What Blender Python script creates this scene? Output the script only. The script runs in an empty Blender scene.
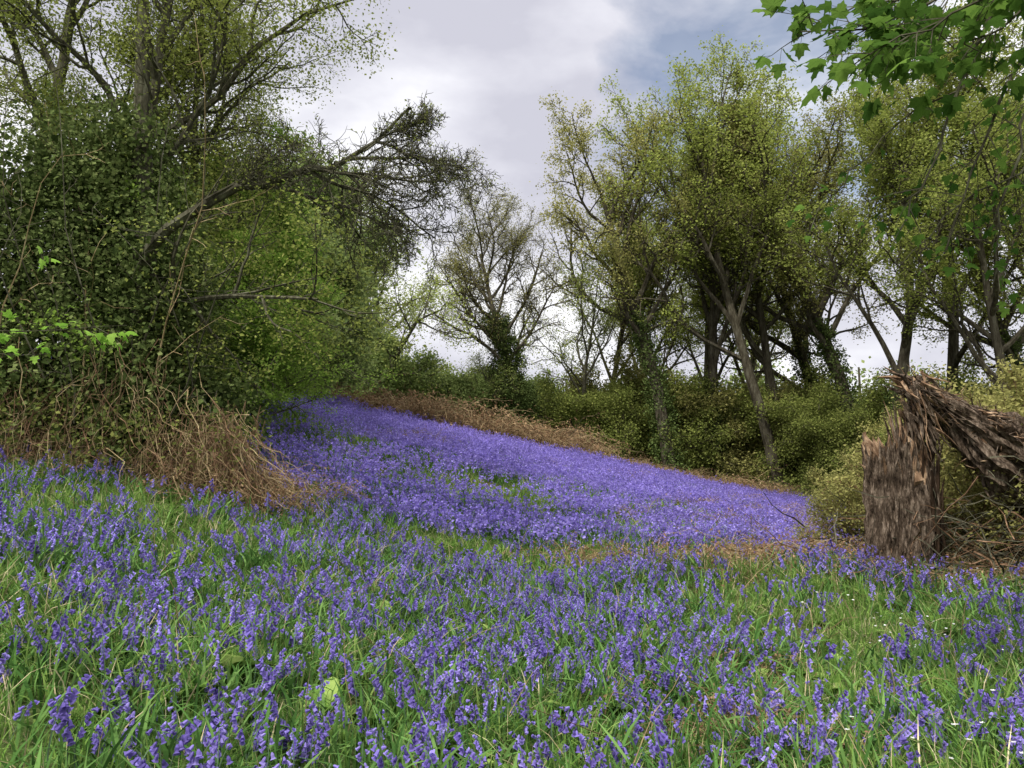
import bpy, math, numpy as np
from mathutils import Vector
rng=np.random.default_rng(11)
sc=bpy.context.scene
PI=math.pi
# ------------------------------------------------------------ helpers
def nz(a):
    a=np.asarray(a,float); return a/(np.linalg.norm(a,axis=-1,keepdims=True)+1e-9)
def sstep(a,b,x):
    t=np.clip((x-a)/(b-a),0,1); return t*t*(3-2*t)
def vnoise(x,y,s,seed=0):
    x=np.asarray(x,float)/s+seed*17.3; y=np.asarray(y,float)/s+seed*9.1
    xi=np.floor(x);yi=np.floor(y);fx=x-xi;fy=y-yi
    fx=fx*fx*(3-2*fx);fy=fy*fy*(3-2*fy)
    def h(a,b):
        v=np.sin(a*127.1+b*311.7+seed*3.7)*43758.5453
        return v-np.floor(v)
    return (h(xi,yi)*(1-fx)+h(xi+1,yi)*fx)*(1-fy)+(h(xi,yi+1)*(1-fx)+h(xi+1,yi+1)*fx)*fy
def H(x,y):
    x=np.asarray(x,float);y=np.asarray(y,float)
    xs=22*np.tanh(x/22)
    yc=33+0.35*np.clip(x,-25,30)
    field=-0.24*xs+0.08*np.minimum(y,yc)
    xf=12*np.tanh(x/12)
    fore=np.where(xf<0,-0.19*xf,0.03*xf)+0.012*np.clip(y,-10,12)
    t=sstep(7.5,17,y)
    z=fore*(1-t)+field*t
    d=np.maximum(0,y-yc); dd=0.2*d*d/(d+6)
    z=z-5*np.tanh(dd/5)
    near=np.exp(-(np.maximum(0,np.hypot(x,y)-50)/60)**2)
    z=z+near*((vnoise(x,y,3.1,1)-.5)*.22+(vnoise(x,y,1.1,2)-.5)*.09)
    return z
class MB:
    def __init__(s): s.V=[];s.n=0;s.F=[];s.S=[];s.M=[];s.A=[]
    def add(s,v,f,mat=0,attr=.5):
        v=np.asarray(v,float).reshape(-1,3);f=np.asarray(f,int)
        s.V.append(v);s.F.append((f+s.n).ravel());m=len(f)
        s.S.append(np.full(m,f.shape[1]));s.M.append(np.full(m,mat))
        s.A.append(np.broadcast_to(np.asarray(attr,float),(m,)).copy());s.n+=len(v)
    def mesh(s,name,mats,smooth=False):
        me=bpy.data.meshes.new(name)
        V=np.concatenate(s.V);F=np.concatenate(s.F);S=np.concatenate(s.S)
        me.vertices.add(len(V));me.vertices.foreach_set('co',V.ravel())
        me.loops.add(len(F));me.loops.foreach_set('vertex_index',F.astype(np.int32))
        me.polygons.add(len(S));st=np.concatenate([[0],np.cumsum(S)[:-1]])
        me.polygons.foreach_set('loop_start',st.astype(np.int32))
        for m in mats: me.materials.append(m)
        me.polygons.foreach_set('material_index',np.concatenate(s.M).astype(np.int32))
        me.update(calc_edges=True)
        a=me.attributes.new('v','FLOAT','FACE');a.data.foreach_set('value',np.concatenate(s.A).astype(np.float32))
        me.polygons.foreach_set('use_smooth',np.full(len(S),smooth))
        me.update()
        return me
def obj(name,me,loc=(0,0,0),rz=0,s=1,parent=None):
    o=bpy.data.objects.new(name,me);sc.collection.objects.link(o)
    o.location=loc;o.rotation_euler=(0,0,rz);o.scale=(s,s,s) if np.isscalar(s) else s
    if parent:o.parent=parent
    return o
def tube(mb,pts,rad,k=5,mat=0,attr=.5):
    pts=np.asarray(pts,float);n=len(pts);rad=np.asarray(rad,float)
    t=nz(np.gradient(pts,axis=0));m=nz(t.mean(0))
    ref=np.zeros(3);ref[np.argmin(abs(m))]=1
    u=nz(np.cross(t,ref));v=np.cross(t,u)
    a=np.arange(k)*2*PI/k
    R=pts[:,None]+rad[:,None,None]*(np.cos(a)[None,:,None]*u[:,None]+np.sin(a)[None,:,None]*v[:,None])
    i=np.arange(n-1)[:,None]*k;j=np.arange(k)[None];j2=(j+1)%k
    F=np.stack([i+j,i+j2,i+k+j2,i+k+j],-1).reshape(-1,4)
    mb.add(R.reshape(-1,3),F,mat,attr)
def grow(mb,p,d,L,r,lev,P,an,top=1.0,mat=0):
    ns=P['seg'][lev];p=np.asarray(p,float);d=nz(d);pts=[p];ds=[d]
    g=P['gn'][lev];up=P['up'][lev]
    N=rng.normal(0,g,(ns,3))
    for i in range(ns):
        d=d+N[i];d[2]+=up;d=d/math.sqrt(d@d);p=p+d*(L/ns);pts.append(p);ds.append(d)
    tp=P['tap'][lev];rad=r*(1-(1-tp)*np.linspace(0,1,ns+1)**.9)
    if lev==0 and P.get('flare',0): rad[0]*=1.5
    tube(mb,pts,rad,P['k'][lev],mat,rng.random())
    pts=np.array(pts)
    if lev>=P['leaflev']:
        for f in P['leaff']:
            q=f*ns;i=min(int(q),ns-1);an.append(pts[i]+(pts[i+1]-pts[i])*(q-i))
    if lev==P['max']:return
    n=P['n'][lev];f0=P['f0'][lev];az=rng.random()*6.28
    for c in range(n):
        f=f0+(1-f0)*(c+rng.random())/n;f=min(f,.999)
        q=f*ns;i=int(q);bp=pts[i]+(pts[i+1]-pts[i])*(q-i);bd=ds[min(i+1,ns)]
        az+=2.4+rng.normal(0,.4)
        ref=np.array([0,0,1.]) if abs(bd[2])<.9 else np.array([1.,0,0])
        u=nz(np.cross(bd,ref));v=np.cross(bd,u)
        a=P['ang'][lev]*rng.uniform(.65,1.3)*(1-.35*f if lev==0 else 1)
        cd=bd*math.cos(a)+(u*math.cos(az)+v*math.sin(az))*math.sin(a)
        Lc=P['len'][lev]*L*rng.uniform(.65,1.25)*(P['sh'](f) if lev==0 else (1.15-.55*f))
        rr=np.interp(q,np.arange(ns+1),rad)
        rc=max(min(rr*.8,r*P['rr'][lev]),P['rmin'])
        grow(mb,bp,cd,Lc,rc,lev+1,P,an,mat=mat)
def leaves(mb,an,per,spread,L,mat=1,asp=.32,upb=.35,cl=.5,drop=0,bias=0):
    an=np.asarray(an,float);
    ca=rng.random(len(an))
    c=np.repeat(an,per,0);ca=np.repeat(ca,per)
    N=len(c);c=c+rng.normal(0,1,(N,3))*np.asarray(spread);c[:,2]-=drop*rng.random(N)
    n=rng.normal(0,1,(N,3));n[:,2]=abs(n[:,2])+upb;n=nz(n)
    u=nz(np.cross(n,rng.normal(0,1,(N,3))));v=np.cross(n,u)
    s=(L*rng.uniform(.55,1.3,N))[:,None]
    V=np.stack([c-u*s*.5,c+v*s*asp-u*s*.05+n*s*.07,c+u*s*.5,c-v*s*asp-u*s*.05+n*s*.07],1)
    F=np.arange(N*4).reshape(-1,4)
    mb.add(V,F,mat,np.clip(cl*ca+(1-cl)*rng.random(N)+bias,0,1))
# ------------------------------------------------------------ materials
def newmat(name):
    m=bpy.data.materials.new(name);m.use_nodes=True;nt=m.node_tree;nt.nodes.clear();return m,nt
def ramp(nt,src,stops):
    r=nt.nodes.new('ShaderNodeValToRGB');e=r.color_ramp.elements
    e[0].position=stops[0][0];e[0].color=(*stops[0][1],1)
    e[1].position=stops[-1][0];e[1].color=(*stops[-1][1],1)
    for p,c in stops[1:-1]:
        x=e.new(p);x.color=(*c,1)
    nt.links.new(src,r.inputs[0]);return r.outputs[0]
def leafmat(name,c0,c1,c2,trans=.35,gloss=0,rough=.5,vary=.22):
    m,nt=newmat(name);N=nt.nodes;K=nt.links.new
    at=N.new('ShaderNodeAttribute');at.attribute_name='v'
    col=ramp(nt,at.outputs['Fac'],[(0,c0),(.5,c1),(1,c2)])
    oi=N.new('ShaderNodeObjectInfo');mr=N.new('ShaderNodeMapRange')
    mr.inputs[3].default_value=1-vary;mr.inputs[4].default_value=1+vary;K(oi.outputs['Random'],mr.inputs[0])
    hs=N.new('ShaderNodeHueSaturation');K(mr.outputs[0],hs.inputs['Value']);K(col,hs.inputs['Color'])
    d=N.new('ShaderNodeBsdfDiffuse');t=N.new('ShaderNodeBsdfTranslucent')
    K(hs.outputs[0],d.inputs[0]);K(hs.outputs[0],t.inputs[0])
    a=N.new('ShaderNodeMixShader');a.inputs[0].default_value=trans;K(d.outputs[0],a.inputs[1]);K(t.outputs[0],a.inputs[2])
    o=N.new('ShaderNodeOutputMaterial');K(a.outputs[0],o.inputs[0]);return m
def barkmat(name,c0,c1,c2,scale=6,bump=.6,zs=.25):
    m,nt=newmat(name);N=nt.nodes;K=nt.links.new
    tc=N.new('ShaderNodeTexCoord');mp=N.new('ShaderNodeMapping');mp.inputs['Scale'].default_value=(1,1,zs)
    K(tc.outputs['Object'],mp.inputs[0])
    n1=N.new('ShaderNodeTexNoise');n1.inputs['Scale'].default_value=scale;n1.inputs['Detail'].default_value=8;n1.inputs['Roughness'].default_value=.75
    K(mp.outputs[0],n1.inputs[0])
    col=ramp(nt,n1.outputs[0],[(.36,c0),(.5,c1),(.66,c2)])
    p=N.new('ShaderNodeBsdfDiffuse')
    K(col,p.inputs[0])
    if bump:
        b=N.new('ShaderNodeBump');b.inputs['Strength'].default_value=bump;b.inputs['Distance'].default_value=.05;K(n1.outputs[0],b.inputs['Height']);K(b.outputs[0],p.inputs['Normal'])
    o=N.new('ShaderNodeOutputMaterial');K(p.outputs[0],o.inputs[0]);return m
M_bark=barkmat('oak_bark',(.03,.025,.017),(.075,.065,.045),(.15,.14,.10),7)
M_twig=barkmat('lichen_twig',(.03,.028,.02),(.075,.07,.046),(.15,.15,.10),9,0)
M_tan=barkmat('dead_stalk',(.13,.09,.045),(.28,.21,.11),(.45,.36,.21),5,0)
M_brown=barkmat('dead_bracken_brown',(.06,.035,.02),(.15,.09,.052),(.28,.18,.11),8,0)
M_oak=leafmat('oak_leaves',(.13,.17,.035),(.27,.315,.07),(.43,.46,.13),.42)
M_oakb=leafmat('oak_leaves_bronze',(.17,.175,.055),(.30,.29,.095),(.44,.41,.15),.42)
M_ivy=leafmat('ivy_leaves',(.05,.075,.022),(.135,.18,.055),(.28,.32,.12),.25)
M_bright=leafmat('beech_leaves',(.10,.18,.03),(.21,.33,.05),(.36,.48,.10),.5)
M_pale=leafmat('pale_spring_leaves',(.20,.25,.06),(.34,.40,.11),(.48,.52,.18),.45)
M_under=leafmat('hazel_leaves',(.10,.13,.032),(.22,.26,.065),(.36,.38,.11),.42)
M_far=leafmat('far_leaves',(.14,.20,.07),(.24,.31,.10),(.37,.42,.15),.4)  # leaf green lightened with painted-in distance haze; nearer shrubs share it
M_grass=leafmat('grass_blades',(.065,.135,.025),(.145,.255,.05),(.30,.41,.11),.4)
M_strap=leafmat('bluebell_leaves',(.045,.11,.025),(.09,.19,.045),(.17,.29,.08),.3)
M_bell=leafmat('bluebell_petals',(.15,.11,.38),(.275,.215,.59),(.47,.40,.82),.4)
M_stem=leafmat('bluebell_stems',(.06,.10,.05),(.09,.14,.08),(.12,.14,.18),.1)
M_white=leafmat('white_petals',(.6,.6,.58),(.75,.75,.72),(.85,.85,.8),.3)
M_straw=leafmat('dry_grass',(.26,.21,.11),(.42,.35,.2),(.58,.51,.32),.2)
M_litter=leafmat('dead_fronds',(.09,.05,.028),(.21,.13,.07),(.39,.27,.15),.2)
M_syc=leafmat('sycamore_leaves',(.035,.08,.014),(.075,.145,.024),(.15,.25,.045),.45)
# ------------------------------------------------------------ ground
def groundmat():
    m,nt=newmat('meadow_ground');N=nt.nodes;K=nt.links.new
    g=N.new('ShaderNodeNewGeometry')
    n1=N.new('ShaderNodeTexNoise');n1.inputs['Scale'].default_value=.9;n1.inputs['Detail'].default_value=8;n1.inputs['Roughness'].default_value=.7
    K(g.outputs['Position'],n1.inputs[0])
    c1=ramp(nt,n1.outputs[0],[(.32,(.10,.075,.04)),(.46,(.08,.105,.035)),(.6,(.11,.16,.045)),(.75,(.22,.20,.10))])
    n2=N.new('ShaderNodeTexNoise');n2.inputs['Scale'].default_value=25;n2.inputs['Detail'].default_value=5
    K(g.outputs['Position'],n2.inputs[0])
    c2=ramp(nt,n2.outputs[0],[(.3,(.4,.4,.4)),(.7,(1.3,1.3,1.3))])
    mx=N.new('ShaderNodeMix');mx.data_type='RGBA';mx.blend_type='MULTIPLY';mx.inputs[0].default_value=1
    K(c1,mx.inputs[6]);K(c2,mx.inputs[7])
    p=N.new('ShaderNodeBsdfDiffuse')
    K(mx.outputs[2],p.inputs[0])
    b=N.new('ShaderNodeBump');b.inputs['Strength'].default_value=.8;b.inputs['Distance'].default_value=.06;K(n2.outputs[0],b.inputs['Height']);K(b.outputs[0],p.inputs['Normal'])
    o=N.new('ShaderNodeOutputMaterial');K(p.outputs[0],o.inputs[0]);return m
ex=50*1.22**np.arange(1,19)
gx=np.concatenate([-ex[::-1],np.arange(-50,50.01,.4),ex]);gy=np.concatenate([-ex[::-1][:14]+20,np.arange(-29,70,.4),70+ex-50])
gy=np.unique(gy)
X,Y=np.meshgrid(gx,gy);Z=H(X,Y)
nx,ny=len(gx),len(gy);i=np.arange(ny-1)[:,None]*nx;j=np.arange(nx-1)[None]
mb=MB();mb.add(np.stack([X,Y,Z],-1).reshape(-1,3),np.stack([i+j,i+j+1,i+nx+j+1,i+nx+j],-1).reshape(-1,4))
obj('ground',mb.mesh('ground',[groundmat()],True))
# ------------------------------------------------------------ scatter
def scatter(name,temps,x,y,rot,scl,zoff=0):
    col=bpy.data.collections.new(name+'_source')
    for k,me in enumerate(temps):
        o=bpy.data.objects.new('%s_part_%d'%(name,k),me);col.objects.link(o)
    n=len(x);me=bpy.data.meshes.new(name);me.vertices.add(n)
    me.vertices.foreach_set('co',np.stack([x,y,H(x,y)+zoff],-1).ravel())
    a=me.attributes.new('rot','FLOAT_VECTOR','POINT');a.data.foreach_set('vector',rot.astype(np.float32).ravel())
    a=me.attributes.new('scl','FLOAT','POINT');a.data.foreach_set('value',scl.astype(np.float32))
    a=me.attributes.new('idx','INT','POINT');a.data.foreach_set('value',rng.integers(0,len(temps),n).astype(np.int32))
    o=obj(name,me)
    ng=bpy.data.node_groups.new(name+'_scatter','GeometryNodeTree')
    ng.interface.new_socket('Geometry',in_out='INPUT',socket_type='NodeSocketGeometry')
    ng.interface.new_socket('Geometry',in_out='OUTPUT',socket_type='NodeSocketGeometry')
    N=ng.nodes;K=ng.links.new
    gi=N.new('NodeGroupInput');go=N.new('NodeGroupOutput');ip=N.new('GeometryNodeInstanceOnPoints')
    ci=N.new('GeometryNodeCollectionInfo');ci.inputs['Collection'].default_value=col
    ci.inputs['Separate Children'].default_value=True;ci.inputs['Reset Children'].default_value=True
    def na(nm,t):
        q=N.new('GeometryNodeInputNamedAttribute');q.data_type=t;q.inputs[0].default_value=nm
        return q.outputs[0]
    K(gi.outputs[0],ip.inputs['Points']);K(ci.outputs[0],ip.inputs['Instance'])
    ip.inputs['Pick Instance'].default_value=True
    K(na('idx','INT'),ip.inputs['Instance Index']);K(na('rot','FLOAT_VECTOR'),ip.inputs['Rotation']);K(na('scl','FLOAT'),ip.inputs['Scale'])
    K(ip.outputs[0],go.inputs[0])
    md=o.modifiers.new('scatter','NODES');md.node_group=ng
    return o
def rots(n,tilt=.12):
    r=np.zeros((n,3));r[:,0]=rng.normal(0,tilt,n);r[:,1]=rng.normal(0,tilt,n);r[:,2]=rng.uniform(0,2*PI,n);return r
def pts_region(n,x0,x1,y0,y1,keep):
    x=rng.uniform(x0,x1,n);y=rng.uniform(y0,y1,n);k=rng.random(n)<keep(x,y);return x[k],y[k]
def blades(mb,n,R,h0,h1,w,mat,lean=.6,seg=3,alo=0,ahi=1):
    b=rng.normal(0,R*.5,(n,2));h=rng.uniform(h0,h1,n);az=rng.uniform(0,2*PI,n);ln=rng.uniform(.1,lean,n)*h
    ww=w*rng.uniform(.6,1.3,n)
    t=np.linspace(0,1,seg+1)
    px=b[:,0,None]+np.cos(az)[:,None]*ln[:,None]*t**2;py=b[:,1,None]+np.sin(az)[:,None]*ln[:,None]*t**2
    pz=h[:,None]*(t-.35*(ln/h)[:,None]*t**2.5)-.02
    az2=az+PI/2+rng.normal(0,.5,n)
    wd=ww[:,None]*np.array([.8]+[1]*(seg-1)+[.08])
    dx=np.cos(az2)[:,None]*wd*.5;dy=np.sin(az2)[:,None]*wd*.5
    Lf=np.stack([px-dx,py-dy,pz],-1);Rt=np.stack([px+dx,py+dy,pz],-1)
    V=np.stack([Lf,Rt],2).reshape(n,-1,3)
    base=np.arange(n)[:,None]*(2*(seg+1));s=np.arange(seg)[None]*2
    F=np.stack([base+s,base+s+1,base+s+3,base+s+2],-1).reshape(-1,4)
    mb.add(V.reshape(-1,3),F,mat,np.repeat(rng.uniform(alo,ahi,n),seg))
GT=[]
for k in range(6):
    mb=MB();blades(mb,45,.18,.08,.27,.007,0,1.1);blades(mb,8,.2,.10,.34,.004,1,1.1);GT.append(mb.mesh('grass_tuft',[M_grass,M_straw]))
for k in range(2):
    mb=MB()
    for q in range(9):
        az=rng.uniform(0,6.28);L=rng.uniform(.1,.2);t=np.linspace(0,1,5);w=np.array([.1,.8,1,.7,.05])*L*.25
        e=np.array([math.cos(az),math.sin(az),0]);s_=np.array([-e[1],e[0],0]);c=e*(L*t)[:,None];c[:,2]=L*1.0*t-L*.6*t**2
        V=np.stack([c-s_*w[:,None],c+np.array([0,0,-.008]),c+s_*w[:,None]],1).reshape(-1,3)
        F=[]
        for i in range(4):
            for m in range(2): F.append([i*3+m,i*3+m+1,i*3+m+4,i*3+m+3])
        mb.add(V,F,0,rng.random())
    blades(mb,20,.2,.08,.22,.007,0,1.1);GT.append(mb.mesh('weed',[M_grass,M_straw]))
GF=[]
for k in range(4):
    mb=MB();blades(mb,60,.3,.10,.28,.014,0,.8,2);blades(mb,10,.3,.1,.32,.009,1,.9,2);GF.append(mb.mesh('grass_far',[M_grass,M_straw]))
# bluebell
def bell(mb,p,d,s,a,k=5):
    pts=np.array([p,p+d*s*.35,p+d*s*.8,p+d*s]);tube(mb,pts,np.array([.12,.27,.28,.5])*s,k,1,a)
def bluebell(mb,bx,by,h,big=1):
    az=rng.uniform(0,2*PI);e=np.array([math.cos(az),math.sin(az),0]);t=np.linspace(0,1,7)
    ln=h*rng.uniform(.1,.35)
    P=np.array([bx,by,-.02])+e*(ln*t**2.2)[:,None];P[:,2]+=h*(t-.15*t**4)
    tube(mb,P,np.linspace(.003,.0016,7)*big,3,0,.5)
    nb=rng.integers(4,12);a0=rng.random()
    for i in range(nb):
        f=.58+.42*(i+.5)/nb;q=f*6;k=min(int(q),5);p=P[k]+(P[k+1]-P[k])*(q-k)
        a2=az+rng.normal(0,.9);o=np.array([math.cos(a2),math.sin(a2),0])
        s=.021*(1.25-.35*(i/nb))*big
        d=nz(o*rng.uniform(.3,.9)+np.array([0,0,-1 if i<nb*.75 else -.3]))
        pp=p+o*.012*big+np.array([0,0,.002]);bell(mb,pp,d,s,np.clip(a0*.6+rng.random()*.5-.1,0,1))
BN=[]
for k in range(9):
    mb=MB()
    for q in range(4 if k<6 else 2):
        b=rng.normal(0,.16,2);bluebell(mb,b[0],b[1],rng.uniform(.22,.46),rng.uniform(.9,1.2))
    blades(mb,26,.26,.16,.34,.013,2,1.1,4);BN.append(mb.mesh('bluebell_clump',[M_stem,M_bell,M_strap]))
BF=[]
for k in range(6):
    mb=MB()
    for q in range(14):
        b=rng.normal(0,.24,2);h=rng.uniform(.22,.42)
        nb=6;z=h*(.62+.4*rng.random(nb));c=np.stack([b[0]+rng.normal(0,.017,nb),b[1]+rng.normal(0,.017,nb),z],-1)
        leaves(mb,c,2,.006,.038,1,.42,.0,.3)
    blades(mb,26,.3,.12,.28,.018,2,1.0,2);BF.append(mb.mesh('bluebell_far',[M_stem,M_bell,M_strap]))
fieldmask=lambda x,y:(y<34.5+.35*x)*sstep(.50,.44,(x-.3)/np.maximum(y,1)+np.where(y<13,-1,0))
def dens_blue_near(x,y):
    n=.5*vnoise(x,y,1.8,5)+.5*vnoise(x,y,.55,6)
    d=.13+.95*sstep(.36,.63,n)
    d=d*(1-.6*sstep(1.0,4.0,x)*sstep(8.5,6,y))*(1-.2*sstep(5.2,3.2,y))*(.75+.25*sstep(6,9,y))
    d=d*(1-.8*sstep(4.0,5.2,x)*(y<13))
    return np.clip(d,0,1)
x,y=pts_region(7800,-10,9,1.8,13,lambda x,y:dens_blue_near(x,y))
scatter('bluebells',BN,x,y,rots(len(x),.16),rng.uniform(.75,1.2,len(x)))
def dens_blue_far(x,y):
    n=.5*vnoise(x,y*.7,3.5,8)+.5*vnoise(x,y*.7,1.0,9)
    return np.clip((.16+1.3*sstep(.26,.54,n))*fieldmask(x,y)*(.6+.4*sstep(11,18,y)),0,1)
x,y=pts_region(13000,-15,21,11,42,dens_blue_far)
scatter('bluebells',BF,x,y,rots(len(x)),rng.uniform(.75,1.2,len(x)))
x,y=pts_region(9500,-10,10,1.2,13,lambda x,y:.35+.65*vnoise(x,y,1.3,3))
scatter('grass',GT,x,y,rots(len(x),.15),rng.uniform(.6,1.35,len(x))*(.7+.6*vnoise(x,y,1.2,4)))
x,y=pts_region(9000,-14,20,12,42,lambda x,y:(.2+.8*vnoise(x,y,2.3,3))*(x<.56*y))
scatter('grass',GF,x,y,rots(len(x)),rng.uniform(.7,1.25,len(x)))
mb=MB()
for q in range(5):
    b=rng.normal(0,.15,2);h=rng.uniform(.12,.24);tube(mb,[[b[0],b[1],0],[b[0]+.02,b[1],h]],[.0015,.001],3,0)
    c=np.array([b[0]+.02,b[1],h])
    for i in range(5):
        a=i*2*PI/5;u=np.array([math.cos(a),math.sin(a),.15]);w=np.array([-math.sin(a),math.cos(a),0])
        mb.add([c,c+u*.006+w*.004,c+u*.012,c+u*.006-w*.004],[[0,1,2,3]],1,rng.random())
WT=[mb.mesh('stitchwort',[M_grass,M_white])]
x,y=pts_region(260,-1,8,3,9,lambda x,y:sstep(.5,.75,vnoise(x,y,1.2,12))*sstep(.5,3.5,x))
scatter('stitchwort_flowers',WT,x,y,rots(len(x)),rng.uniform(.8,1.2,len(x)))
# dead bracken
DB=[]
for k in range(5):
    mb=MB()
    for q in range(22):
        b=rng.normal(0,.3,2);az=rng.uniform(0,2*PI);L=rng.uniform(.4,1.1);t=np.linspace(0,1,7);hh=rng.uniform(.1,.38)
        P=np.stack([b[0]+np.cos(az)*L*t,b[1]+np.sin(az)*L*t,hh*np.sin(t*PI*.8+.15)+rng.normal(0,.015,7)],-1)
        tube(mb,P,np.linspace(.005,.002,7),3,0,rng.random())
        an=P[2:]+rng.normal(0,.03,(5,3));leaves(mb,an,4,.05,.05,1,.22,.1)
    DB.append(mb.mesh('bracken_clump',[M_tan,M_litter]))
xs=[];ys=[];ss=[]
def br(x,y,s):
    xs.append(x);ys.append(y);ss.append(s*rng.uniform(.6,1.2,len(x)))
t=rng.uniform(-11,14,340);br(t,33.2+.35*t+rng.normal(.2,.6,340),1.15)
for (c,n,s) in [(-7,14,1.8),(-4.2,22,2.3),(-1.6,26,2.2),(-.3,20,1.7),(.9,24,2.3),(2.3,16,1.8),(11,14,1.6)]:
    t=rng.normal(c,.45,n);br(t,32.6+.35*t+rng.normal(.2,.4,n),s)
for (cx,n) in [(1.6,7),(2.5,10),(3.3,9),(4.1,12)]: br(rng.normal(cx,.25,n),9.5+rng.normal(0,.35,n),.85)
br(rng.normal(1.3,.25,6),rng.normal(4.2,.25,6),.45);br(rng.normal(1.9,.3,5),rng.normal(5.4,.3,5),.5)
br(rng.normal(-3.4,.5,22),rng.normal(10.7,.4,22),.8)
br(rng.uniform(-9,-4,30),rng.normal(10.8,.3,30),.8)
br(rng.normal(6.0,1.3,46),rng.normal(8.6,.7,46),.85)
br(rng.uniform(-2,11,18),rng.uniform(14,30,18),.7)
for (cx,cy) in [(4.4,19),(6.8,19.5),(7.9,23),(-2.6,19),(3.2,25),(5.2,16)]: br(rng.normal(cx,.5,7),rng.normal(cy,.4,7),.85)
br(rng.uniform(7,13.5,28),rng.uniform(18,29,28),1.0)
x=np.concatenate(xs);y=np.concatenate(ys)
scatter('dead_bracken',DB,x,y,rots(len(x),.1),np.concatenate(ss))
mb=MB()
for q in range(150):
    x=rng.uniform(-4,5.5);y=rng.uniform(3.4,10.5);z=float(H(x,y));az=rng.uniform(0,6.28);L=rng.uniform(.3,.75);l=rng.uniform(.1,1.2)
    t=np.linspace(0,1,6);P=np.stack([x+math.cos(az)*L*l*t,y+math.sin(az)*L*l*t,z+L*t*(1-.4*l*t)],-1)+rng.normal(0,.008,(6,3))
    tube(mb,P,np.linspace(.0035,.0012,6),3,int(rng.integers(0,2)),rng.random())
obj('dead_stalks',mb.mesh('dead_stalks',[M_tan,M_brown]))
# ------------------------------------------------------------ trees
rng=np.random.default_rng(29)
oakP=dict(seg=[12,9,7,4,3],gn=[.045,.13,.18,.2,.2],up=[.02,.08,.05,.03,0],tap=[.25,.25,.3,.4,.5],k=[9,6,4,3,3],
 n=[13,9,6,4],f0=[.38,.3,.25,.2],ang=[.85,.75,.8,.8],len=[.50,.42,.42,.45],rr=[.42,.45,.45,.5],rmin=.013,max=4,leaflev=3,leaff=[.6,1.],
 sh=lambda f:1.15-.55*f,flare=1)
def mktree(name,h,r,P,per,spread,L,leafm,barkm=None,ivy=None,lean=(0,0),cl=.5,stems=1,thin=1.0):
    mb=MB();an=[]
    for s in range(stems):
        d=np.array([lean[0]+(rng.normal(0,.3) if stems>1 else 0),lean[1]+(rng.normal(0,.3) if stems>1 else 0),1])
        off=np.array([rng.normal(0,.3),rng.normal(0,.3),0]) if stems>1 else np.zeros(3)
        grow(mb,off+np.array([0,0,-.4]),d,h*(rng.uniform(.75,1.1) if stems>1 else 1),r,0,P,an)
    an=np.array(an)
    if thin<1: an=an[rng.random(len(an))<thin]
    if per: leaves(mb,an,per,spread,L,1,.34,.35,cl)
    if ivy:
        n=ivy[1];zz=rng.uniform(0,ivy[0],n);a=rng.uniform(0,2*PI,n);rr=(r+.12+ivy[2]*np.abs(np.sin(zz*1.1+a*.7))*rng.random(n))*(1.1-.5*zz/ivy[0])
        tp=mb.V[0].reshape(-1,P['k'][0],3).mean(1)
        cx=np.interp(zz,tp[:,2],tp[:,0]);cy=np.interp(zz,tp[:,2],tp[:,1])
        leaves(mb,np.stack([cx+np.cos(a)*rr,cy+np.sin(a)*rr,zz],-1),12,.13,.12,2,.4,.2,bias=-.25)
    return mb.mesh(name,[barkm or M_bark,leafm,M_ivy])
oaks=[mktree('oak',17.5,.36,oakP,5,.22,.125,M_oak,ivy=(6,500,.35)),
      mktree('oak',18,.32,oakP,4,.2,.125,M_oak,lean=(.08,0)),
      mktree('oak',16.5,.40,oakP,4,.2,.12,M_oakb,lean=(-.08,.03),ivy=(9,500,.3)),
      mktree('oak',17,.30,oakP,5,.22,.125,M_oak,lean=(-.14,0))]
P2=dict(oakP);P2.update(n=[18,11,8,4],f0=[.40,.2,.2,.15],up=[.02,.05,.04,.02,0],ang=[1.0,.75,.7,.7])
ashb=mktree('ash',13.5,.30,P2,3,.18,.08,M_oakb,barkm=M_bark,ivy=(9,1700,1.25),thin=.8)
pale=mktree('pale',12,.35,dict(oakP,n=[11,8,6,4],gn=[.12,.2,.22,.2,.2],ang=[1.0,.9,.8,.8],len=[.6,.42,.42,.5],f0=[.2,.25,.2,.15]),6,.25,.12,M_pale,barkm=M_twig)
bareP=dict(oakP,n=[12,7,5,3],rmin=.012)
bare=mktree('bare',9,.16,bareP,3,.2,.09,M_pale,barkm=M_twig,thin=.8)
shP=dict(seg=[8,6,4,3],gn=[.12,.15,.2,.2],up=[.0,-.01,-.02,0],tap=[.25,.3,.4,.5],k=[6,4,3,3],n=[12,8,5],f0=[.12,.15,.15],ang=[1.1,.8,.8],
 len=[.5,.42,.42],rr=[.45,.5,.5],rmin=.010,max=3,leaflev=2,leaff=[.35,.7,1.],sh=lambda f:1.2-.7*f)
shr=[mktree('shrub',6.0,.11,shP,6,.22,.12,M_under,stems=5),mktree('shrub',5.5,.10,shP,6,.22,.12,M_oakb,stems=6),
     mktree('shrub',5,.10,shP,9,.22,.13,M_far,stems=5)]
brP0=dict(shP,gn=[.14,.16,.15,.2],up=[0,-.03,-.03,0],ang=[1.2,.8,.8],n=[13,8,5])
brsh=mktree('bright',5.2,.08,brP0,7,(.17,.17,.05),.07,M_bright,stems=3)
crownP=dict(oakP,n=[14,9,6,4],f0=[.2,.2,.15,.15],ang=[.95,.8,.8,.8],up=[.0,.03,.02,0,0],rmin=.006,len=[.45,.42,.45,.5])
crown=mktree('crown',11.5,.2,crownP,7,.17,.065,M_oak,barkm=M_twig)
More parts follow.
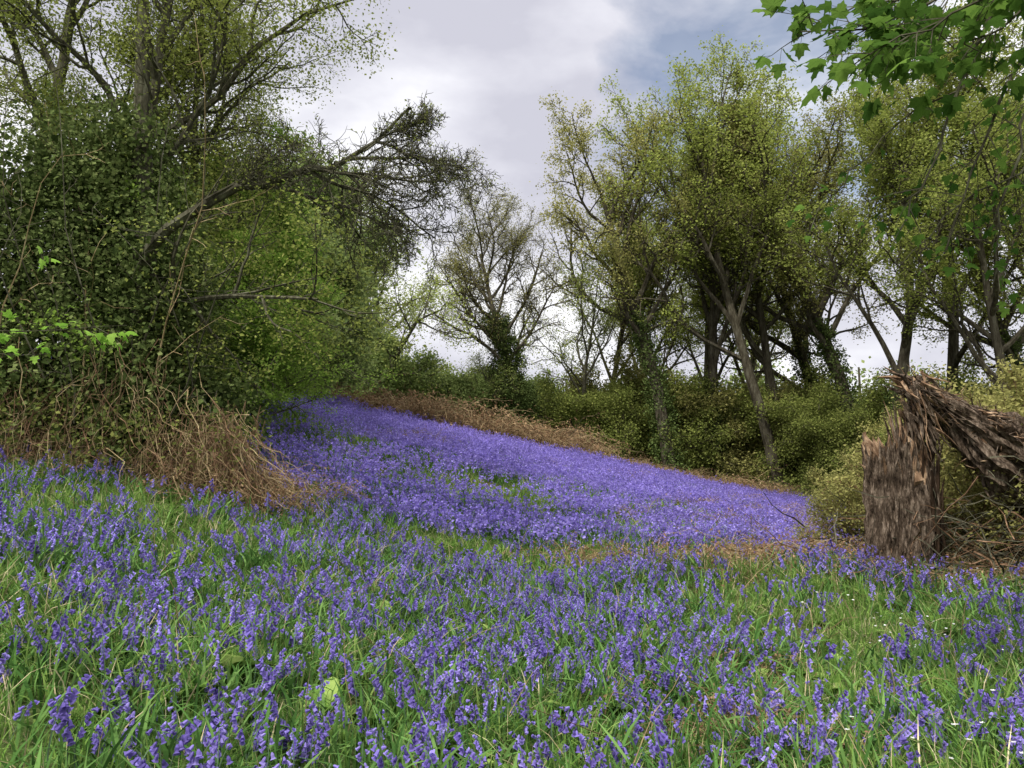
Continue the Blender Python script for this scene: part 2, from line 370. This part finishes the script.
def plant(name,me,x,y,rz=None,s=1,dz=0):
    return obj(name,me,(x,y,float(H(x,y))+dz),rng.uniform(0,6.28) if rz is None else rz,s)
for (x,y,k,s) in [(8.6,40,2,1.08),(5.2,46,1,.85),(11.6,43,0,1.15),(14.6,41,1,1.2),(16.2,43,3,1.25),(19.5,41,2,1.2),(17.8,34,0,1.),(22.5,39,1,1.2),
                  (20.5,29,3,.95),(24.5,33,2,1.05),(28,40,0,1.2),(13,50,3,1.2),(21.5,49,2,1.3),(9.5,54,0,1.1),(17,56,1,1.25)]:
    plant('oak_tree',oaks[k],x,y,None,(s,s,s))
plant('ivy_clad_ash_tree',ashb,.8,42,1.0,1.0)
plant('ash_tree',bare,3.8,42,.3,1.15)
plant('ash_tree',bare,-1.4,42,2.3,.75)
plant('oak_tree',pale,-7.4,42,.5,1.1)
plant('oak_tree',pale,-13,48,2.5,1.2)
for (x,y,k,s) in [(-9,40,2,1.15),(-6.2,43,2,1.1),(-3.6,44,2,1.2),(-.6,47,2,1.35),(2.4,48,2,1.3),(-6.5,49,2,1.6),(-3.,51,2,1.5),(-11,38,2,1.3),(1,54,2,1.7),
                  (5.6,44,0,1.05),(8.5,44,0,1.15),(11.0,45,0,1.2),(14.0,44,1,1.2),(17.5,43,0,1.2),(7.8,49,1,1.5),(18.0,37,0,.95),(20.5,35,0,1.15),
                  (11.3,50,0,1.5),(15.5,50,1,1.5),(19.5,50,0,1.5),(24,48,0,1.6),(5,52,2,1.4),
                  (17.6,30,1,.85),(20.5,31,0,1.0),(14.6,25.5,0,.65),(18.5,25,0,.85),(13.0,20.5,1,.55),(16.2,20.5,0,.72),(23,28,0,1.1),(12.6,17.2,0,.5),(26,36,1,1.4)]:
    plant('hazel_shrub',shr[k],x,y,None,s)
mb=MB()
for q in range(62):
    x=rng.uniform(-60,-2) if q%5<2 else rng.uniform(-2,65)
    y=rng.uniform(66,92);h=rng.uniform(8,12.) if x<2 else rng.uniform(12,18);z0=float(H(x,y))
    tube(mb,[[x,y,z0],[x,y,z0+h]],[.3,.1],5,0)
    m=280;c=nz(rng.normal(0,1,(m,3)));c*=(rng.uniform(.45,1,(m,1))*(.75+.4*rng.random((m,1))))*np.array([3.8,3.8,h*.5])
    leaves(mb,c+np.array([x,y,z0+h*.52]),8,.5,.42,1,.38)
obj('distant_trees',mb.mesh('distant_trees',[M_bark,M_far]))
# left side -------------------------------------------------
for (x,y,s,r) in [(-5.9,13.6,.90,.4),(-5.6,15.4,.68,1.9),(-8.0,17,1.15,3.),(-6.9,15.6,1.05,4.)]:
    plant('beech_tree',brsh,x,y,r,s)
for (x,y,s,r) in [(-8.6,24,1.3,.4),(-10.5,27,1.7,2.)]:
    plant('hawthorn_tree',shr[2],x,y,r,s)
for (x,y,s,r) in [(-7.0,12.4,.88,.3),(-6.5,14.5,.76,2.2),(-9.5,13.5,.98,1.1)]:
    plant('woodland_tree',crown,x,y,r,s)
ivroot=bpy.data.objects.new('ivy_covered_tree',None);sc.collection.objects.link(ivroot)
mb=MB()
E=[(-6.9,11.2,2.9,1.5,1.0,2.0),(-5.6,11.3,4.2,1.0,.9,1.7),(-7.3,11.4,5.6,1.5,1.1,1.6),(-4.9,11.5,2.5,.8,.8,1.0),(-8.6,11.2,3.5,1.3,1.1,2.6),(-6.3,11.5,6.4,.8,.8,1.0),(-5.7,11.0,2.2,1.0,.8,1.2)]
for (cx,cy,cz,rx,ry,rz) in E:
    n=int(750*(rx*rz)/2)
    d=nz(rng.normal(0,1,(n,3)))
    lump=.5+.85*vnoise(d[:,0]*2+cx,d[:,2]*2+cy,.4,3)+.3*rng.random(n)-.15
    c=d*np.array([rx,ry,rz])*lump[:,None]+np.array([cx,cy,cz])
    c=c[c[:,2]>H(c[:,0],c[:,1])+.25]
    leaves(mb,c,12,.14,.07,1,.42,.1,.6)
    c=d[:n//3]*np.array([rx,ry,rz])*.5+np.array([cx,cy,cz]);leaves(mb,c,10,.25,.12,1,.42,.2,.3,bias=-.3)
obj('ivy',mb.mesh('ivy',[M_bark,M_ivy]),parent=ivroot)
mb=MB();an=[]
tube(mb,[[-5.9,11.3,.9],[-5.85,11.4,2.5],[-5.7,11.3,4.2],[-6.0,11.5,6.5],[-6.2,11.6,9.5]],[.3,.24,.2,.16,.08],9)
twP=dict(seg=[8,6,4,3],gn=[.14,.2,.25,.3],up=[0,-.01,.0,0],tap=[.35,.35,.4,.4],k=[6,4,3,3],n=[13,9,6],f0=[.12,.1,.1],ang=[.85,.9,.9],
 len=[.5,.5,.5],rr=[.5,.5,.6],rmin=.0055,max=3,leaflev=2,leaff=[.5,1.],sh=lambda f:1.2-.5*f)
main=np.array([[-5.7,11.3,4.2],[-5.4,10.6,4.7],[-4.9,10.3,5.0],[-4.5,10.1,5.15],[-3.9,10.05,5.5],[-3.45,10,5.55],[-2.9,10,5.8],[-2.5,10,5.8],[-1.95,10,6.15],[-1.45,10,6.6]])
main=main+rng.normal(0,.03,main.shape)
tube(mb,main,[.10,.085,.08,.07,.06,.055,.045,.04,.03,.015],7)
for (a,b,L,r) in [((-3.6,10,5.55),(1,.1,-.12),2.3,.03),((-2.9,10,5.75),(1,-.1,.12),2.1,.028),((-2.4,10,5.87),(1,.1,-.12),1.8,.028),((-1.95,10,6.15),(1,0,-.1),1.3,.022),
                   ((-2.9,10,5.75),(.9,.2,-.45),2.1,.028),((-2.1,10,6.0),(.8,-.1,.45),.9,.02),((-1.7,10,6.3),(.7,.2,.3),.7,.018),((-4.0,10.05,5.4),(.7,0,.5),1.2,.02),((-2.5,10,5.85),(.8,.1,-.8),1.6,.024),((-4.3,10,5.3),(.9,.1,.6),1.6,.022)]:
    grow(mb,np.array(a),np.array(b,float),L,r,0,twP,an)
an=np.array(an);an=an[rng.random(len(an))<.12]
leaves(mb,an,2,.03,.035,1)
for q in range(14):
    x=rng.uniform(-8.5,-4.6);y=rng.uniform(10.1,11.0)
    grow(mb,[x,y,float(H(x,y))+rng.uniform(0,2)],[rng.normal(0,.3),rng.normal(-.1,.1),1],rng.uniform(2.5,5.5),.014,1,dict(twP,gn=[.14,.14,.2,.3],up=[0,.02,.02,0],n=[8,5,4],len=[.5,.3,.4]),an2:=[],mat=2 if q%4==0 else 0)
obj('branches',mb.mesh('ivy_tree_branches',[M_twig,M_oak,M_tan]),parent=ivroot)
mb=MB()
def strand(p0,p1,sag,w,mat):
    t=np.linspace(0,1,8);p0=np.array(p0);p1=np.array(p1);P=p0+(p1-p0)*t[:,None];P[:,2]+=sag*np.sin(PI*t);P+=rng.normal(0,.05,P.shape)
    tube(mb,P,np.full(8,w)*np.linspace(1,.5,8),3,mat,rng.random())
for q in range(600):
    x=rng.uniform(-8.4,-3.6);y=10.3+rng.normal(0,.3)-.1*(x+6);z=float(H(x,y));hh=rng.uniform(.2,1.9)*(.3+1.2*vnoise(x,0,.7,4))
    dx=rng.normal(.1,.45);strand([x,y+.35,z+hh],[x+dx,y-.3,z+hh*rng.uniform(-.02,.4)],rng.normal(0,.15),rng.uniform(.003,.008),int(rng.integers(0,2)))
for q in range(650):
    x=rng.normal(-4.1,.5);y=rng.normal(10.6,.3);z=float(H(x,y));hh=rng.uniform(.2,1.15)*math.exp(-((x+4.25)/.75)**2)+.1
    strand([x,y,z+hh],[x+rng.normal(.1,.4),y-rng.uniform(.1,.5),z+hh*rng.uniform(0,.5)-.05],rng.normal(.05,.10),rng.uniform(.003,.007),int(rng.random()<.5))
an=np.stack([rng.uniform(-8.4,-3.6,460),rng.normal(10.4,.35,460),np.zeros(460)],-1);an[:,2]=H(an[:,0],an[:,1])+rng.random(460)*1.1
leaves(mb,an,10,.12,.065,2,.35,.2)
obj('dead_vines',mb.mesh('dead_vines',[M_tan,M_brown,M_under]))
# ------------------------------------------------------------ stump
st=bpy.data.objects.new('broken_tree_stump',None);sc.collection.objects.link(st)
SX,SY=4.40,8.6;SZ=float(H(SX,SY))-.12
M_sbark=barkmat('stump_bark',(.014,.010,.007),(.11,.08,.057),(.32,.25,.185),20,1.0,.3)
M_torn=barkmat('torn_wood',(.05,.03,.018),(.20,.125,.075),(.46,.33,.21),9,.4,.5)
M_dark=barkmat('dark_hollow_wood',(.01,.007,.005),(.03,.02,.013),(.07,.045,.03),10,.5)  # near-black wood colour for the stump's hollow and right-hand split
K=160;R=60
a=np.arange(K)*2*PI/K
zz=np.linspace(-.15,1,R)
A,T=np.meshgrid(a,zz)
NA=.85
notch=np.mod(a+NA+PI,2*PI)-PI
top=1.48+.08*np.sin(a*3+1)+.22*vnoise(a*3,a*0,.3,2)+.12*rng.random(K)-.95*np.exp(-(notch/.28)**2)
ridge=vnoise(A*9+.6*np.sin(T*9),T*4,.45,3)+.7*vnoise(A*22,T*9,.5,4)+.5*vnoise(A*40,T*30,1.,7)
rr=.31*(1+.42*np.exp(-(T+.15)*6)*(1+.35*np.sin(A*5)))+.050*(ridge-1.1)+.03*np.sin(A*2+1+T*2)
rr=rr-.13*np.exp(-((np.mod(A+NA+.15*np.sin(T*5)+PI,2*PI)-PI)/.15)**2)
zc=T*top[None]
V=np.stack([SX+rr*np.cos(A)*1.0+.05*T,SY+rr*np.sin(A)*.9,SZ+zc],-1)
i=np.arange(R-1)[:,None]*K;j=np.arange(K)[None];j2=(j+1)%K
mb=MB();mb.add(V.reshape(-1,3),np.stack([i+j,i+j2,i+K+j2,i+K+j],-1).reshape(-1,4))
rim=V[-1];cen=np.array([SX+.05,SY,SZ+1.2]);inn=rim*.8+cen*.2+rng.normal(0,.03,rim.shape);deep=cen+(rim-cen)*.3;deep[:,2]=SZ+.95
VV=np.concatenate([rim,inn,deep,cen[None]-np.array([[0,0,.35]])])
jj=np.arange(K);jk=(jj+1)%K
mb.add(VV,np.concatenate([np.stack([jj,jk,K+jk,K+jj],-1),np.stack([K+jj,K+jk,2*K+jk,2*K+jj],-1)]),1)
mb.add(VV,np.stack([2*K+jj,2*K+jk,np.full(K,3*K)],-1),2)
obj('stump_trunk',mb.mesh('stump_trunk',[M_sbark,M_torn,M_dark],False),parent=st)
mb=MB()
def shard(mb,p,d,L,w,mat,bend=.1,k=4):
    d=nz(d);pts=[np.array(p,float)];n=5
    for i in range(n):
        d=nz(d+rng.normal(0,bend,3));pts.append(pts[-1]+d*L/n)
    tube(mb,pts,w*np.array([1,.95,.8,.6,.35,.04]),k,mat,rng.random())
for q in range(150):
    aa=rng.uniform(0,2*PI);p=np.array([SX+.05+.26*math.cos(aa),SY+.24*math.sin(aa),SZ+1.3])
    if abs((aa+NA+PI)%(2*PI)-PI)<.4: continue
    shard(mb,p,[.2*math.cos(aa)+rng.normal(0,.2),.2*math.sin(aa),1],rng.uniform(.08,.30),rng.uniform(.008,.025),rng.choice([0,1,1]),.1)
for q in range(120):
    p=np.array([SX+rng.uniform(.14,.38),SY+rng.uniform(-.05,.2),SZ+1.15])
    shard(mb,p,[rng.normal(.06,.09),rng.normal(0,.08),1],rng.uniform(.4,1.15),rng.uniform(.014,.045),rng.choice([0,1,1]),.06)
for q in range(14):
    p=np.array([SX+.36+rng.normal(0,.05),SY,SZ+2.15+rng.uniform(0,.3)]);shard(mb,p,[-1,rng.normal(0,.1),rng.uniform(.1,.9)],rng.uniform(.2,.5),rng.uniform(.02,.05),rng.choice([0,1]),.06)
for q in range(80):
    p=np.array([SX+.36+rng.normal(0,.05),SY-.08+rng.normal(0,.06),SZ+rng.uniform(-.1,1.2)]);shard(mb,p,[rng.normal(.04,.08),-.02,1],rng.uniform(.4,.9),rng.uniform(.012,.03),rng.choice([1,2,2]),.05)
obj('splinters',mb.mesh('splinters',[M_torn,M_sbark,M_dark]),parent=st)
fl=bpy.data.objects.new('fallen_tree_trunk',None);sc.collection.objects.link(fl)
mb=MB();c0=np.array([SX+.24,SY-.02,SZ+2.38]);c1=np.array([SX+2.9,SY-.25,SZ+.45])
ax=nz(c1-c0);u=nz(np.cross(ax,[0,0,1]));v=np.cross(u,ax)
LL=np.linalg.norm(c1-c0)
def radf(t): return .09+.31*sstep(0,.42,t)
def cen_f(t): return c0+ax*(t*LL)-np.array([0,0,.10])*math.sin(t*PI)
Rn=60;K2=80;t=np.linspace(0,1,Rn);a=np.arange(K2)*2*PI/K2;A,T=np.meshgrid(a,t)
rr=radf(T)*(1+.5*(vnoise(A*4,T*9,.8,5)-.5)+.35*(vnoise(A*13,T*16,.8,6)-.5))+.05*np.sin(A*2+T*9)
V=c0+ax*(T*LL)[...,None]+rr[...,None]*(np.cos(A)[...,None]*u+np.sin(A)[...,None]*v)-np.array([0,0,.10])*np.sin(T*PI)[...,None]
i=np.arange(Rn-1)[:,None]*K2;j=np.arange(K2)[None];j2=(j+1)%K2
mb.add(V.reshape(-1,3),np.stack([i+j,i+j2,i+K2+j2,i+K2+j],-1).reshape(-1,4),1)
obj('log',mb.mesh('log',[M_torn,M_sbark],False),parent=fl)
mb=MB()
for q in range(1700):
    tt=rng.random()**1.1*.95;aa=rng.uniform(0,2*PI);r0=float(radf(tt))*rng.uniform(.8,1.08)
    p=cen_f(tt)+(u*math.cos(aa)+v*math.sin(aa))*r0
    dd=ax*rng.choice([-1,1,1])+u*rng.normal(0,.5)+v*rng.normal(0,.5)+(u*math.cos(aa)+v*math.sin(aa))*abs(rng.normal(0,.2))
    big=rng.random()<.10
    shard(mb,p,dd,rng.uniform(.06,.34),rng.uniform(.016,.035) if big else rng.uniform(.003,.010),rng.choice([0,0,1,1]),.28)
for q in range(160):
    p=c0+np.array([rng.normal(0,.07),rng.normal(-.1,.1),rng.normal(-.2,.15)])
    shard(mb,p,[rng.uniform(.0,.9),rng.normal(-.15,.15),rng.normal(-.9,.4)],rng.uniform(.2,.6),rng.uniform(.005,.03),rng.choice([0,1]),.15)
obj('torn_fibres',mb.mesh('torn_fibres',[M_torn,M_sbark]),parent=fl)
mb=MB()
for q in range(1100):
    x=rng.normal(6.0,.9);y=rng.normal(8.5,.6);z=float(H(x,y))+abs(rng.normal(0,.48));az=rng.uniform(0,2*PI)
    shard(mb,[x,y,z],[math.cos(az),math.sin(az),rng.normal(0,.35)],rng.uniform(.3,1.2),rng.uniform(.003,.011),rng.choice([0,1,1]),.2,3)
for q in range(130):
    x=rng.uniform(1.6,5);y=rng.normal(9.0,.4);z=float(H(x,y))+abs(rng.normal(0,.10));az=rng.normal(0,.4)
    shard(mb,[x,y,z],[math.cos(az)*rng.choice([-1,1]),math.sin(az),rng.normal(0,.15)],rng.uniform(.4,1.3),rng.uniform(.003,.008),rng.choice([0,1]),.16,3)
obj('brushwood_pile',mb.mesh('brushwood_pile',[M_brown,M_twig]))
brP=dict(shP,rmin=.004,n=[9,7,4]);
bramb=mktree('bramble',2.3,.02,brP,4,.07,.045,M_oakb,stems=9,barkm=M_brown)
for (x,y,s) in [(6.8,9.9,1.25),(7.9,9.8,1.3),(6.1,10.4,1.1),(7.0,8.2,.5),(6.2,9.6,.95),(5.2,10.4,.7)]: plant('bramble_bush',bramb,x,y,None,s)
# ------------------------------------------------------------ sycamore overhead
half=[(0,0),(.10,-.05),(.32,-.02),(.50,.02),(.40,.12),(.46,.26),(.60,.42),(.42,.40),(.26,.42),(.24,.56),(.26,.72),(.12,.78),(0,1.0)]
outl=np.array(half+[(-a,b) for a,b in half[-2:0:-1]])
def palmate(mb,p,d,s,mat,n=None):
    d=nz(d);n=nz(rng.normal(0,.45,3)+np.array([0,0,1])) if n is None else n
    w=nz(np.cross(d,n));n=np.cross(w,d)
    o=outl*s;V=p+o[:,0,None]*w+o[:,1,None]*d-n*(abs(o[:,0,None])**2*1.2/s*.35+o[:,1,None]**2/s*.25)
    c=p+d*s*.3-n*s*.02
    k=len(outl);V=np.concatenate([V,c[None]]);F=np.stack([np.arange(k),(np.arange(k)+1)%k,np.full(k,k)],-1)
    mb.add(V,F,mat,rng.random())
def spray(mb,pts,r0,nl,size,twl=.35,nt=6):
    pts=np.asarray(pts,float);q=np.linspace(0,len(pts)-1,len(pts)*3);k=np.arange(len(pts))
    P=np.stack([np.interp(q,k,pts[:,i]) for i in range(3)],-1)+rng.normal(0,.012,(len(q),3))
    tube(mb,P,np.linspace(r0,r0*.25,len(q)),5)
    for i in range(nt):
        f=rng.uniform(.15,1)*(len(q)-1.01);j=int(f);b=P[j]+(P[j+1]-P[j])*(f-j)
        d=nz(nz(P[j+1]-P[j])*.6+rng.normal(0,.5,3)+np.array([0,0,-.15]));L=twl*rng.uniform(.5,1.3)
        T=np.array([b+d*L*t+np.array([0,0,-.12*L*t*t]) for t in np.linspace(0,1,5)])
        tube(mb,T,np.linspace(r0*.3,.0018,5),3)
        for m in range(nl):
            c=T[rng.integers(1,5)];e=nz(rng.normal(0,.7,3)+d*.8+np.array([0,0,-.35]));pl=rng.uniform(.03,.08)
            tube(mb,[c,c+e*pl],[.0012,.0012],3);palmate(mb,c+e*pl,nz(e+np.array([0,0,-.2])),size*rng.uniform(.55,1.15),1)
sy=bpy.data.objects.new('sycamore_tree',None);sc.collection.objects.link(sy)
mb=MB()
tube(mb,[[5.2,3.2,float(H(5.2,3.2))-.2],[5.15,3.25,2.5],[5.3,3.3,5],[5.2,3.4,8]],[.2,.16,.13,.07],10)
tube(mb,[[5.2,3.3,4.3],[4.2,3.4,4.9],[3.2,3.6,4.6],[2.5,3.6,4.3]],[.06,.045,.03,.018],6)
spray(mb,[[3.2,3.6,4.6],[2.5,3.7,4.15],[2.1,3.7,3.95],[1.5,3.6,3.78]],.014,6,.105,.30,24)
spray(mb,[[3.4,3.4,4.6],[2.7,3.3,4.05],[2.2,3.3,3.75],[1.7,3.3,3.5]],.013,6,.105,.26,24)
spray(mb,[[3.2,3.5,4.55],[2.8,3.5,4.0],[2.45,3.5,3.75],[2.1,3.5,3.6]],.012,6,.10,.3,20)
spray(mb,[[3.0,3.9,4.6],[2.4,4.0,4.3],[1.7,4.0,4.1]],.012,6,.11,.35,18)
spray(mb,[[2.7,3.6,4.3],[2.5,3.7,3.8],[2.3,3.7,3.4],[2.15,3.7,3.05],[2.0,3.7,2.75]],.013,3,.06,.25,14)
spray(mb,[[3.0,3.6,4.3],[2.75,3.8,3.7],[2.5,3.8,3.2],[2.3,3.8,2.7]],.013,3,.06,.25,14)
spray(mb,[[2.45,3.7,3.6],[2.05,3.7,3.35],[1.75,3.7,3.05],[1.55,3.7,2.85]],.006,2,.055,.2,10)
spray(mb,[[3.2,3.8,4.2],[2.85,3.9,3.5],[2.65,3.9,2.9],[2.6,3.9,2.5]],.011,4,.055,.28,18)
spray(mb,[[3.2,3.8,3.6],[2.8,3.9,3.15],[2.45,3.9,3.0],[2.1,3.9,2.6]],.008,3,.055,.28,14)
obj('overhanging_branches',mb.mesh('syc',[M_twig,M_syc]),parent=sy)
mb=MB()
M_lime=leafmat('young_sycamore_leaves',(.16,.32,.04),(.25,.45,.06),(.36,.55,.11),.5)
bx,by=-4.9,5.2;z=float(H(bx,by))
tube(mb,[[bx,by,z],[bx+.1,by,z+1.2],[bx+.0,by+.1,z+2.6],[bx+.1,by,z+3.4]],[.018,.014,.01,.005],5)
for (p,e) in [((bx+.08,by,z+1.25),(-2.95,5.6,2.65)),((bx+.05,by,z+1.1),(-3.3,5.2,2.35)),((bx,by,z+2.1),(-3.55,5.4,3.25))]:
    spray(mb,[p,(np.array(p)+np.array(e))/2+np.array([0,0,.1]),e],.006,5,.08,.16,7)
obj('sycamore_sapling',mb.mesh('sapling',[M_twig,M_lime]))
# ------------------------------------------------------------ world + light
w=bpy.data.worlds.new('World');sc.world=w;w.use_nodes=True;nt=w.node_tree;N=nt.nodes;N.clear();K=nt.links.new
SE,SAZ=math.radians(55),math.radians(-145)   # azimuth measured from +Y towards +X
sky=N.new('ShaderNodeTexSky');sky.sky_type='NISHITA';sky.sun_disc=False;sky.sun_elevation=SE;sky.sun_rotation=SAZ
tc=N.new('ShaderNodeTexCoord')
mp=N.new('ShaderNodeMapping');mp.inputs['Scale'].default_value=(1,1,2.2);K(tc.outputs['Generated'],mp.inputs[0])
n1=N.new('ShaderNodeTexNoise');n1.inputs['Scale'].default_value=3.4;n1.inputs['Detail'].default_value=7;n1.inputs['Roughness'].default_value=.55;n1.inputs['Distortion'].default_value=.3
K(mp.outputs[0],n1.inputs[0])
vd=N.new('ShaderNodeVectorMath');vd.operation='DOT_PRODUCT';K(tc.outputs['Generated'],vd.inputs[0]);vd.inputs[1].default_value=tuple(nz(np.array([.40,1.0,.55])))
cr=N.new('ShaderNodeMapRange');K(vd.outputs['Value'],cr.inputs[0]);cr.inputs[1].default_value=.950;cr.inputs[2].default_value=.992;cr.inputs[3].default_value=.30;cr.inputs[4].default_value=-.12
ad=N.new('ShaderNodeMath');ad.operation='ADD';K(n1.outputs[0],ad.inputs[0]);K(cr.outputs[0],ad.inputs[1])
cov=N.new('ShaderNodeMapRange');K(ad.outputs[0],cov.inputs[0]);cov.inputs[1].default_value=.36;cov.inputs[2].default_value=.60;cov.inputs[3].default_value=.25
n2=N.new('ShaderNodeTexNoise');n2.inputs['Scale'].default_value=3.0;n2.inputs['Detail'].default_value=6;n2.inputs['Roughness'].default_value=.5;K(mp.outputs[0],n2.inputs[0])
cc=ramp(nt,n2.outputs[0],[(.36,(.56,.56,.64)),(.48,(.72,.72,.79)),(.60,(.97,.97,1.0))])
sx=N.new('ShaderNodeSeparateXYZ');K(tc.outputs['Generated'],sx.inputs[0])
zr=N.new('ShaderNodeMapRange');K(sx.outputs[2],zr.inputs[0]);zr.inputs[1].default_value=.60;zr.inputs[2].default_value=.95;zr.inputs[3].default_value=8.3;zr.inputs[4].default_value=27  # overhead clouds, out of view, brightened to lift the scene's light
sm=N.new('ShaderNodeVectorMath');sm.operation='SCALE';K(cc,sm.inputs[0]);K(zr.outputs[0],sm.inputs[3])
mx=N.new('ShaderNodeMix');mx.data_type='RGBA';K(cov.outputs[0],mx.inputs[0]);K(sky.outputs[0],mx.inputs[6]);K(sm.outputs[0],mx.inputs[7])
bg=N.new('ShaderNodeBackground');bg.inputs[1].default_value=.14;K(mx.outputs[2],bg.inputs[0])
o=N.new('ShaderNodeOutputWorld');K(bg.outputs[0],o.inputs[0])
sd=bpy.data.lights.new('sun','SUN');sd.energy=4.3;sd.angle=math.radians(10);sd.color=(1,.96,.89)
so=bpy.data.objects.new('sun',sd);sc.collection.objects.link(so)
dirv=Vector((math.sin(SAZ)*math.cos(SE),math.cos(SAZ)*math.cos(SE),math.sin(SE)))
so.rotation_euler=dirv.to_track_quat('Z','Y').to_euler();so.location=(0,0,30)
cam=bpy.data.cameras.new('camera');cam.lens=26;cam.sensor_width=36;cam.clip_end=5000;cam.clip_start=.05
co=bpy.data.objects.new('camera',cam);sc.collection.objects.link(co);co.location=(0,0,1.6+float(H(0,0)))
co.rotation_euler=(math.radians(90+6.6),0,0);sc.camera=co
sc.view_settings.view_transform='Standard';sc.view_settings.look='None';sc.view_settings.exposure=0
